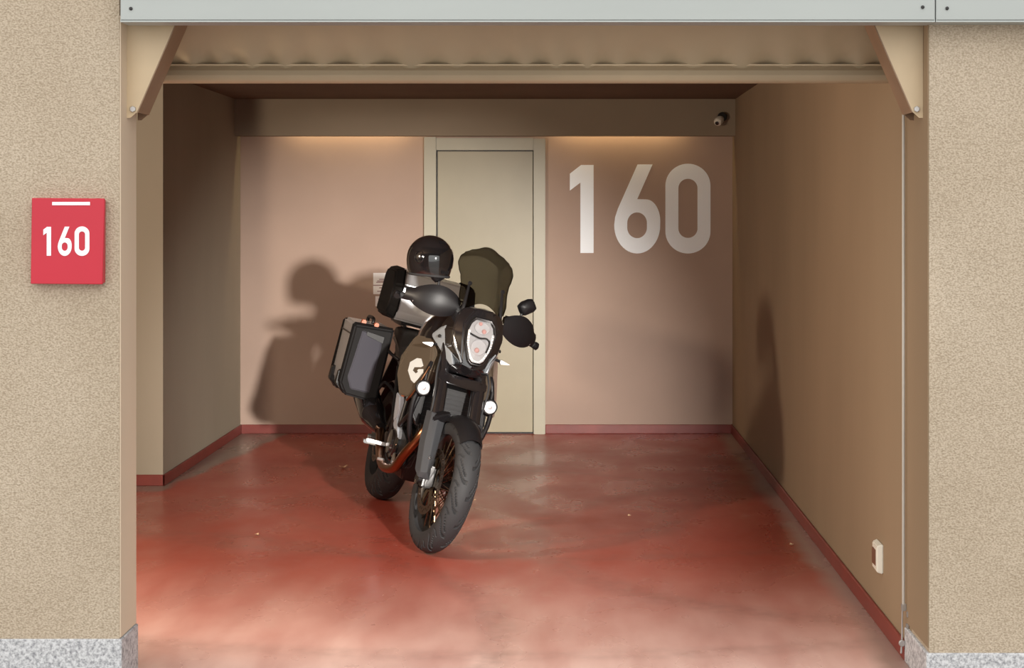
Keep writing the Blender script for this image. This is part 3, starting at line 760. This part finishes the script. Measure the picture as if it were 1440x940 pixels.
def silver_panel(s):
    p = [(1.14, .180, 1.005), (1.20, .150, 1.060), (1.265, .144, 1.070), (1.385, .090, .893), (1.365, .100, .883), (1.25, .145, .965), (1.15, .178, .990)]
    o = part('side_fairing', hull([S(s, q) for q in p]+[S(s, (q[0]-.03, q[1]*.75, q[2])) for q in p], .003, 1), M_sil, sharp=20)
    part('panel_screw', disc_at(S(s, (1.235, .158, 1.005)), (.6, s*.75, .2), .009, .006, 14), M_dk, o)
    # thin pale edge along the chin
    part('edge_stripe', tube([S(s, (1.385, .106, .985)), S(s, (1.415, .080, .945)), S(s, (1.44, .064, .912))], .0045, 8, 4), M_sil, mk_)
both(silver_panel)
part('chin_fairing', hull([(1.42, .05, .905), (1.42, 0, .89), (1.30, .12, .90), (1.24, .14, .93), (1.26, .11, .84), (1.36, .06, .855), (1.38, 0, .85), (1.22, 0, .84)], .006, mirror=True), M_gls, sharp=20)

def scr_w(t):  # half width along height 0..1
    k = [(0, .090), (.08, .116), (.2, .124), (.38, .122), (.52, .128), (.62, .140), (.72, .147), (.82, .140), (.90, .118), (.96, .090), (1, .055)]
    for i in range(len(k)-1):
        if t <= k[i+1][0]:
            u = (t-k[i][0])/(k[i+1][0]-k[i][0]); u = u*u*(3-2*u); return k[i][1]+(k[i+1][1]-k[i][1])*u
    return k[-1][1]
rows = []
for i in range(33):
    t = i/32; row = []
    for j in range(25):
        q = -1+2*j/24; y = scr_w(t)*q
        z0 = 1.165+(1-q*q)*.050                   # arched lower edge
        z1 = 1.478+.022*(1-q*q)
        z = z0+(z1-z0)*t
        x = 1.338-(z-1.17)*.66-2.2*y*y
        if t > .70: x -= .25*(t-.70)**2             # lip
        row.append((x, y, z))
    rows.append(row)
ws = part('windscreen', grid(rows, .004), M_smoke, sharp=60)
part('screen_rim', merge(tube([Vector(r[0]) for r in rows]+[Vector(p) for p in rows[-1]]+[Vector(r[-1]) for r in rows[::-1]], .0025, 6), bmesh.new()), M_smoke, ws)
def mount(s):
    o = part('screen_mount', tube([S(s, (1.315, .100, 1.13)), S(s, (1.305, .096, 1.19)), S(s, (1.262, .088, 1.29))], lambda t: .013*(1-t)+.006*t, 10, 5), M_blk)
    part('mount_knob', disc_at(S(s, (1.262, .087, 1.295)), (1, 0, .6), .011, .012, 14), M_blk, o)
both(mount)
# dashboard behind the screen
part('dashboard', hull([(1.16, .10, 1.10), (1.25, .10, 1.12), (1.22, .09, 1.19), (1.17, .09, 1.18)], .008, mirror=True), M_blk)

# indicators
def indicator(s, front=True):
    b = (1.20, .135, .965) if front else (-.42, .10, .83)
    e = (1.215, .185, .955) if front else (-.43, .16, .82)
    o = part('indicator', tube([S(s, b), S(s, e)], .007, 8), M_blk)
    part('indicator_lens', hull([S(s, (e[0]+.018, e[1]-.008, e[2]+.012)), S(s, (e[0]+.018, e[1]-.005, e[2]-.012)), S(s, (e[0]+.012, e[1]+.052, e[2]-.004)), S(s, (e[0]-.012, e[1]-.008, e[2]+.014)), S(s, (e[0]-.012, e[1]-.005, e[2]-.014)), S(s, (e[0]-.008, e[1]+.050, e[2]))], .004), M_led if front else M_org, o)
both(lambda s: indicator(s)); both(lambda s: indicator(s, False))

# --- tank, panels
rings = []
for (x, w_, zt, zb) in ((1.16, .13, 1.06, .86), (1.10, .175, 1.10, .80), (1.0, .205, 1.135, .74), (.88, .200, 1.135, .72), (.76, .165, 1.09, .74), (.66, .125, 1.02, .78), (.58, .10, .95, .82)):
    rg = []
    for k in range(24):
        a = 2*pi*k/24; c, s_ = math.cos(a), math.sin(a)
        rg.append((x, w_*math.copysign(abs(c)**.7, c), (zt+zb)/2+(zt-zb)/2*math.copysign(abs(s_)**.75, s_)))
    rings.append(rg)
tank = part('fuel_tank', loft(rings), M_gls, sharp=50)
part('fuel_cap', disc_at((.93, 0, 1.132), (0.05, 0, 1), .04, .012, 28), M_dk, tank)
TPo = [(.97, .225, .975), (1.11, .168, .985), (1.20, .142, .915), (1.245, .165, .83), (1.215, .213, .672), (1.10, .258, .668), (.99, .272, .755), (.92, .264, .85)]
panels = []
def tank_panel(s):
    inn = [(p[0]-.02, p[1]-.06, p[2]) for p in TPo]
    o = part('tank_side_panel', hull([S(s, p) for p in TPo+inn], .006, 2), M_tank, sharp=20)
    panels.append(o)
both(tank_panel)
# copper-toned edge pipe of the crash bar under each panel
def crashbar(s):
    part('crash_bar', tube([S(s, p) for p in ((1.14, .10, .42), (1.20, .17, .50), (1.23, .200, .66), (1.225, .165, .84), (1.14, .13, .90))], .0125, 12, 8), M_blk)
both(crashbar)
part('edge_tube', tube([(1.255, -.172, .845), (1.262, -.19, .79), (1.245, -.215, .70), (1.21, -.23, .655)], .006, 8, 6), M_cop)

# --- seat, tail, racks
rings = []
for (x, w_, zt, zb) in ((.66, .10, .955, .86), (.55, .15, .900, .80), (.40, .165, .885, .79), (.28, .16, .90, .80), (.22, .15, .955, .82), (.05, .145, .975, .86), (-.18, .13, .98, .90), (-.24, .10, .96, .91)):
    rg = []
    for k in range(20):
        a = 2*pi*k/20; c, s_ = math.cos(a), math.sin(a)
        rg.append((x, w_*math.copysign(abs(c)**.6, c), (zt+zb)/2+(zt-zb)/2*math.copysign(abs(s_)**.6, s_)))
    rings.append(rg)
part('seat', loft(rings), M_seat, sharp=50)
tl = part('tail_fairing', hull([(.30, .13, .84), (.25, .12, .74), (-.30, .09, .92), (-.42, .05, .90), (-.40, .06, .84), (-.1, .12, .93), (-.05, .11, .80)], .01, mirror=True), M_blk)
part('tail_light', hull([(-.425, .045, .89), (-.425, .045, .855), (-.445, .03, .885), (-.445, .03, .86)], .003, mirror=True), mat('tail_red', (.5, .02, .02), .25), tl)
part('plate_holder', hull([(-.38, .05, .86), (-.36, .05, .84), (-.52, .07, .58), (-.54, .07, .60)], .006, mirror=True), M_blk)
part('rear_rack', merge(tube([(.05, .12, .985), (-.30, .12, .995), (-.40, .08, .995), (-.42, 0, .995), (-.40, -.08, .995), (-.30, -.12, .995), (.05, -.12, .985)], .010, 10, 6), box(-.34, .0, -.14, .14, .992, 1.006, .003)), M_blk)
def pannier_rack(s):
    part('pannier_rack', tube([S(s, p) for p in ((.30, .15, .80), (.22, .20, .83), (-.16, .20, .88), (-.22, .20, .80), (-.16, .20, .62), (.16, .20, .60), (.24, .18, .66), (.36, .13, .62))], .009, 10, 5), M_blk)
both(pannier_rack)
# chassis: trellis frame, engine, radiator
fr = bmesh.new()
for s in (1, -1):
    for pth in (((1.20, .05, .93), (1.02, .13, .78), (.72, .16, .60), (.62, .15, .42)), ((1.24, .05, .80), (1.06, .14, .62), (.86, .16, .50)), ((1.02, .13, .78), (1.06, .14, .62)), ((.86, .155, .68), (.86, .16, .50)),
                ((.72, .16, .62), (.36, .13, .80), (-.20, .11, .90)), ((.64, .15, .46), (.20, .12, .76))):
        merge(fr, tube([S(s, p) for p in pth], .014, 10, 4))
part('trellis_frame', fr, M_dk)
part('frame_node', tube([(.80, -.165, .66), (.765, -.168, .63), (.74, -.168, .60)], .012, 8), M_org)
eng = hull([(.62, .15, .30), (.62, .13, .50), (.98, .14, .27), (1.04, .10, .34), (1.0, .13, .46), (.80, .14, .52), (.58, .10, .38)], .02, mirror=True)
en = part('engine', eng, M_dk)
def cyl(name, a, b, r):
    a, b = Vector(a), Vector(b); d = b-a; prof = []; n = 8
    prof.append((0, 0))
    for i in range(n):
        y0 = d.length*i/n; prof += [(r, y0), (r, y0+d.length/n*.45), (r*.86, y0+d.length/n*.5), (r*.86, y0+d.length/n*.95)]
    prof.append((0, d.length))
    return disc_at(a, d, r, 1, 28, prof=prof)
part('front_cylinder', merge(cyl('c', (.93, 0, .46), (1.10, 0, .68), .088), hull([(1.03, .095, .62), (1.12, .095, .56), (1.17, .09, .70), (1.06, .09, .77)], .012, mirror=True)), M_dk, en)
part('rear_cylinder', merge(cyl('c', (.80, 0, .48), (.70, 0, .72), .088), hull([(.62, .095, .68), (.76, .095, .72), (.72, .09, .82), (.60, .09, .78)], .012, mirror=True)), M_dk, en)
part('clutch_cover', disc_at((.78, -.135, .40), (0, -1, 0), .098, .045, 36, prof=[(0, 0), (.098, 0), (.098, .014), (.085, .028), (.066, .032), (.062, .042), (.03, .046), (0, .046)]), M_gls, en)
for k in range(8): part('cover_bolt', disc_at((.78+.088*math.cos(k*pi/4), -.145, .40+.088*math.sin(k*pi/4)), (0, -1, 0), .007, .012, 8), M_chr, en)
part('alternator_cover', disc_at((.80, .135, .40), (0, 1, 0), .088, .045, 36), M_dk, en)
part('oil_filter_cover', disc_at((.93, -.135, .33), (0, -1, 0), .036, .03, 24), M_chr, en)
part('skid_plate', hull([(1.12, .11, .44), (1.14, .09, .42), (1.06, .13, .31), (.62, .13, .255), (.62, .11, .24), (1.00, .11, .245), (1.09, .10, .33)], .008, mirror=True), M_blk, sharp=20)
rd = part('radiator', box(1.165, 1.205, -.145, .145, .56, .82, .006), M_blk)
bm = bmesh.new()
for i in range(11): merge(bm, box(1.205, 1.212, -.135, .135, .575+i*.0225, .581+i*.0225))
part('radiator_fins', bm, M_blk, rd)
part('shroud', hull([(1.15, .15, .86), (1.22, .15, .86), (1.14, .20, .70), (1.22, .19, .60), (1.16, .15, .54), (1.22, .14, .54)], .008, mirror=False), M_blk)
part('shroud', mir(hull([(1.15, .15, .86), (1.22, .15, .86), (1.14, .20, .70), (1.22, .19, .60), (1.16, .15, .54), (1.22, .14, .54)], .008)), M_blk)
part('horn', disc_at((1.23, .04, .60), (1, 0, 0), .042, .03, 28), M_gls)
# pale side frame plates at the rider's heels
def heel(s):
    p = [(.74, .200, .655), (.80, .190, .64), (.80, .175, .575), (.775, .170, .53), (.86, .165, .475), (.88, .155, .43), (.80, .160, .44), (.72, .172, .49), (.71, .180, .58)]
    part('frame_cover', hull([S(s, q) for q in p[:4]+[p[7], p[8]]]+[S(s, (q[0], q[1]-.03, q[2])) for q in p[:4]+[p[7], p[8]]], .005), M_frm)
    part('lower_frame_cover', hull([S(s, q) for q in p[3:8]]+[S(s, (q[0], q[1]-.03, q[2])) for q in p[3:8]], .005), M_frm)
    f = part('foot_peg', merge(box(.555, .60, .165, .165, .33, .33) if False else bmesh.new(), hull([S(s, q) for q in ((.56, .15, .352), (.61, .15, .352), (.57, .262, .352), (.60, .262, .352), (.56, .15, .37), (.61, .15, .37), (.57, .262, .372), (.60, .262, .372))], .004)), M_steel)
both(heel)
part('brake_pedal', tube([(.60, -.155, .32), (.70, -.175, .29), (.80, -.185, .30), (.80, -.215, .30)], .008, 8, 4), M_steel)
part('gear_lever', tube([(.62, .155, .34), (.78, .175, .31), (.80, .215, .315)], .007, 8, 4), M_steel)
# silencer, headers, swingarm
part('exhaust_header', tube([(1.10, -.06, .62), (1.19, -.09, .56), (1.20, -.118, .49), (1.12, -.150, .385), (1.0, -.160, .295), (.82, -.180, .272), (.60, -.175, .32), (.36, -.16, .42)], .024, 16, 8), M_cop)
sl = part('silencer', tube([(.40, -.165, .42), (.30, -.185, .45), (.20, -.205, .49), (-.05, -.215, .56), (-.30, -.225, .635), (-.40, -.228, .662)], lambda t: .035+.038*min(1, t*3.2)-.012*max(0, (t-.85)/.15), 28, 6), M_gls)
part('heat_shield', hull([(.26, -.262, .52), (.24, -.268, .44), (-.05, -.282, .60), (-.05, -.286, .52), (.26, -.24, .53), (-.05, -.26, .61), (.24, -.24, .42), (-.05, -.26, .50)], .006), M_blk, sl)
part('silencer_strap', tube([(-.045, -.215, .558), (-.075, -.216, .567)], .0765, 28), M_steel, sl)
sw = bmesh.new()
for s in (1, -1):
    merge(sw, hull([S(s, p) for p in ((.60, .075, .44), (.60, .075, .37), (.60, .12, .44), (.60, .12, .37), (0, .105, .365), (0, .105, .30), (0, .135, .365), (0, .135, .30), (-.06, .11, .335))], .008))
merge(sw, box(.42, .56, -.11, .11, .37, .44, .01))
part('swingarm', sw, M_dk)
part('peg_plate', hull([(.32, -.225, .335), (.36, -.15, .345), (.33, -.225, .315), (.37, -.15, .32), (.29, -.225, .335), (.30, -.15, .345)], .003), M_sil)
part('peg_bracket', tube([(.46, -.12, .60), (.40, -.13, .45), (.33, -.165, .335)], .010, 10, 4), M_dk)
part('rear_axle', tube([(0, -.15, .33), (0, .15, .33)], .014, 14), M_steel)
part('chain', tube([(.60, .115, .46), (0, .105, .435), (-.09, .105, .38), (-.105, .105, .33), (-.09, .105, .27), (0, .105, .225), (.60, .115, .36), (.66, .115, .41), (.60, .115, .46)], .008, 8), M_dk)
# spring shock
bm = bmesh.new(); a = Vector((.36, 0, .42)); b = Vector((.50, 0, .74)); dd = b-a
pth = []
for i in range(121):
    t = i/120; ax_ = dd.normalized(); u_ = Vector((0, 1, 0)); v_ = ax_.cross(u_)
    pth.append(a+dd*t+(u_*math.cos(t*16*pi)+v_*math.sin(t*16*pi))*.032)
sp = part('rear_shock', tube([a, b], .018, 14), M_steel)
part('spring', tube(pth, .006, 8), M_blk, sp)
rows = []
for i in range(17):
    t_ = R(150-i*100/16); row = []
    for j in range(9):
        q = -1+2*j/8; r2 = .362-.03*abs(q)**2.5
        row.append((r2*math.cos(t_)+.0, .095*q, .33+r2*math.sin(t_)))
    rows.append(row)
part('rear_mudguard', grid(rows, .004), M_blk, sharp=50)
# side stand: ground lies at z = y*tan(lean) on the left
gy = .30; gz = gy*math.tan(LEAN)
ss = part('side_stand', tube([(.70, .15, .27), (.66, .22, .18), (.62, gy-.004, gz+.014)], .013, 10, 4), M_steel)
part('stand_foot', disc_at((.62, gy, gz+.001), (0, -math.sin(LEAN), math.cos(LEAN)), .030, .010, 16), M_steel, ss)

# --- round auxiliary lamps on the crash bars
def aux(s):
    c = Vector((1.275, s*.176, .738 if s < 0 else .725))
    o = part('auxiliary_lamp', disc_at(c, (-1, 0, 0), .038, .045, 28, prof=[(0, 0), (.036, 0), (.040, .004), (.040, .02), (.028, .045), (0, .048)]), M_blk)
    part('lamp_glass', disc_at(c+Vector((-.001, 0, 0)), (1, 0, 0), .0305, .006, 28), M_led, o)
    part('lamp_center', disc_at(c+Vector((.005, 0, 0)), (1, 0, 0), .010, .005, 14), M_refl, o)
    part('lamp_bracket', tube([c+Vector((-.02, 0, .03)), c+Vector((-.03, 0, .075))], .010, 10), M_blk, o)
both(aux)

# --- luggage
def pannier(s):
    y0, y1 = .205, .425
    a = [(-.20, y0, .545), (-.20, y0, .965), (.185, y0, .545), (.185, y0, .955), (-.20, y1-.01, .60), (-.20, y1, .950), (.185, y1-.01, .60), (.185, y1, .935), (-.19, y1-.05, .545), (.17, y1-.05, .545)]
    o = part('pannier', hull([S(s, p) for p in a], .014, 3), M_alum)
    # black end frames, front and rear
    for (xa, xb) in ((.165, .212), (-.222, -.180)):
        xe = xb if xa > 0 else xa
        p = [(xa, y0-.012, .535), (xb, y0-.012, .535), (xa, y0-.012, .965), (xb, y0-.002, .945), (xa, y1+.006, .592), (xb, y1-.008, .598), (xa, y1+.010, .945), (xb, y1-.006, .925), (xa, y1-.045, .535), (xb, y1-.05, .541)]
        e = part('end_frame', hull([S(s, q) for q in p], .010, 3), M_case, o)
        if xa > 0:
            link_mesh('grey_panel', hull([S(s, q) for q in ((xb+.004, .250, .580), (xb+.004, .250, .835), (xb+.004, .262, .895), (xb+.004, .370, .905), (xb+.004, .384, .640), (xb+.004, .352, .580), (xb-.006, .242, .574), (xb-.006, .242, .902), (xb-.006, .38, .912), (xb-.006, .392, .632), (xb-.006, .356, .572))], .004, 2), M_pan, o)
            link_mesh('recess', hull([S(s, q) for q in ((xb+.0065, .245, .862), (xb+.0065, .345, .885), (xb+.0065, .350, .908), (xb+.0065, .245, .900), (xb, .245, .862), (xb, .345, .885), (xb, .350, .908), (xb, .245, .900))], .001, 1), M_blk, o)
    # lid line, corner caps, carrying handle, latches
    part('lid_band', hull([S(s, q) for q in ((-.19, y0-.004, .885), (.18, y0-.004, .880), (-.19, y1+.004, .875), (.18, y1+.004, .868), (-.19, y0-.004, .893), (.18, y0-.004, .888), (-.19, y1+.004, .883), (.18, y1+.004, .876))], .001, 1), M_dk, o)
    for x in (-.14, .13):
        part('corner_guard', hull([S(s, q) for q in ((x-.045, y1+.008, .585), (x+.045, y1+.008, .585), (x-.03, y1+.008, .66), (x+.03, y1+.008, .66), (x-.045, y1-.05, .54), (x+.045, y1-.05, .54), (x-.03, y1-.02, .67), (x+.03, y1-.02, .67))], .005), M_blk, o)
    part('handle', tube([S(s, q) for q in ((-.10, .31, .958), (-.08, .31, .985), (.08, .31, .982), (.10, .31, .952))], .010, 10, 4), M_blk, o)
    for x, yy in ((.15, .37), (.17, .30)):
        part('latch', hull([S(s, (x-.025, yy-.014, .935)), S(s, (x+.025, yy-.014, .93)), S(s, (x-.025, yy+.014, .935)), S(s, (x+.025, yy+.014, .93)), S(s, (x-.02, yy-.012, .968)), S(s, (x+.02, yy-.012, .965)), S(s, (x-.02, yy+.012, .968)), S(s, (x+.02, yy+.012, .965))], .004), M_org, o)
both(pannier)
tcz0, tcz1 = 1.008, 1.308
tcb = part('top_case', hull([(-.33, .19, tcz0), (.04, .20, tcz0), (-.33, .19, tcz1-.03), (.055, .20, tcz1-.10), (-.30, .19, tcz1), (-.02, .19, tcz1-.02), (.055, .2, tcz0+.05)], .012, 3, mirror=True), M_alum)
def tc_end(s):
    p = [(-.36, .185, tcz0+.03), (-.34, .185, tcz0-.005), (.04, .185, tcz0-.005), (.075, .185, tcz0+.06), (.075, .185, tcz1-.10), (-.01, .185, tcz1), (-.31, .185, tcz1+.01), (-.36, .185, tcz1-.03)]
    q = [(a[0]*.88-.015, .245, 1.16+(a[2]-1.16)*.84) for a in p]
    o = part('end_cap', hull([S(s, a) for a in p+q], .012, 3), M_case, tcb)
both(tc_end)
part('lid_seam', hull([(-.34, .19, 1.212), (.064, .195, 1.200), (-.34, .19, 1.219), (.064, .195, 1.207)], .001, 1, mirror=True), M_dk, tcb)
part('case_latch', hull([(.05, .035, 1.17), (.05, .035, 1.24), (.075, .03, 1.175), (.068, .03, 1.23)], .004, mirror=True), M_blk, tcb)

# --- tank mark: a blocky open ring and a bar, lying on the right side panel
from mathutils.bvhtree import BVHTree
bm = bmesh.new(); bm.from_mesh(panels[-1].data); bvh = BVHTree.FromBMesh(bm); bm.free()
ring = [(1.059, .832), (1.095, .858), (1.129, .861), (1.172, .835), (1.160, .826), (1.141, .823), (1.111, .817), (1.112, .802), (1.147, .794), (1.158, .803), (1.146, .808), (1.150, .815), (1.185, .822), (1.199, .808), (1.174, .753), (1.138, .761), (1.077, .795)]
ring = [(1.129+(a-1.129)*1.12, .808+(b_-.808)*1.16) for a, b_ in ring]
q = digit_mesh([ring], 1, 0, 0, .0006)
bmesh.ops.triangulate(q, faces=q.faces[:])
bmesh.ops.subdivide_edges(q, edges=q.edges[:], cuts=3, use_grid_fill=True)
for v in q.verts:
    h = bvh.ray_cast(Vector((v.co.x, -1, v.co.z)), Vector((0, 1, 0)))
    yy = h[0].y if h[0] else -.2
    v.co.y = yy-.0012+v.co.y
part('tank_mark', q, M_wmark, panels[-1], smooth=False)

# ------------------------------------------------------------------ helmet hung over the right mirror
hm = BM @ Matrix.Translation((1.13, -.290, 1.368)) @ Matrix.Rotation(R(10), 4, 'X') @ Matrix.Rotation(R(30), 4, 'Z')
hel = empty('helmet', hm.to_translation(), hm.to_euler())
tag(hel, 'glossy black full face helmet hung over the right mirror of the motorcycle', 'helmet')
def hsurf(az, el, k=1.0):
    """az from the front (+x), el up"""
    a, b_, c_ = .128, .110, .117
    ce, se_ = math.cos(el), math.sin(el)
    x = a*ce*math.cos(az); y = b_*ce*math.sin(az); z = c_*se_
    if el < 0:
        fr_ = max(0, math.cos(az)); g = 1/max(.35, ce)
        g = 1+(g-1)*(.85*fr_**1.5+.55*(1-fr_))
        x *= g; y *= 1+(g-1)*.8
    return Vector((x*k, y*k, max(z*k, -.096-.02*(k-1))))
NA = 72
def shell_rows(k, els): return [[hsurf(2*pi*i/NA, R(e), k) for i in range(NA)] for e in els]
els = [-47, -45, -43]+list(range(-40, 85, 5))+[86]
bm = bmesh.new(); V = [[bm.verts.new(p) for p in r] for r in shell_rows(1, els)]
for i in range(len(V)-1):
    em = (els[i]+els[i+1])/2
    for k in range(NA):
        az = (k+.5)*360/NA; az = az-360 if az > 180 else az
        if abs(az) < 62 and -20 < em < 24: continue
        bm.faces.new((V[i][k], V[i][(k+1) % NA], V[i+1][(k+1) % NA], V[i+1][k]))
bm.faces.new(V[-1])
bmesh.ops.recalc_face_normals(bm, faces=bm.faces[:]); bmesh.ops.solidify(bm, geom=bm.faces[:], thickness=.012)
link_mesh('shell', bm, M_gls, hel, sharp=60)
vz = mat('visor_dark', (.006, .006, .007), .06, coat=1)
link_mesh('visor', grid([[hsurf(R(a_), R(e), 1.022) for a_ in range(-70, 71, 5)] for e in range(-20, 29, 4)], .003), vz, hel, sharp=60)
for sgn in (1, -1):
    bm = bmesh.new()
    ring = [hsurf(sgn*R(72+11*math.cos(t)), R(2+15*math.sin(t)), 1.028) for t in [2*pi*i/24 for i in range(25)]]
    merge(bm, tube(ring, .003, 6))
    c0 = hsurf(sgn*R(72), R(2), 1.015); merge(bm, disc_at(c0, c0, .018, .006, 20))
    link_mesh('visor_pivot', bm, M_gls, hel)
link_mesh('neck_trim', tube([hsurf(2*pi*i/48, R(-47), .99) for i in range(49)], .007, 8), M_rub, hel)
link_mesh('chin_vent', hull([hsurf(R(a_), R(e), k) for a_ in (-14, 14) for e in (-36, -26) for k in (1.0, 1.05)], .003), M_blk, hel)
link_mesh('brow_vent', hull([hsurf(R(a_), R(e), k) for a_ in (-16, 16) for e in (42, 52) for k in (1.0, 1.035)], .003), M_blk, hel)
link_mesh('chin_strap', tube([Vector((.05, -.06, -.085)), Vector((.02, 0, -.088)), Vector((.05, .06, -.085))], .006, 8, 6), M_rub, hel)
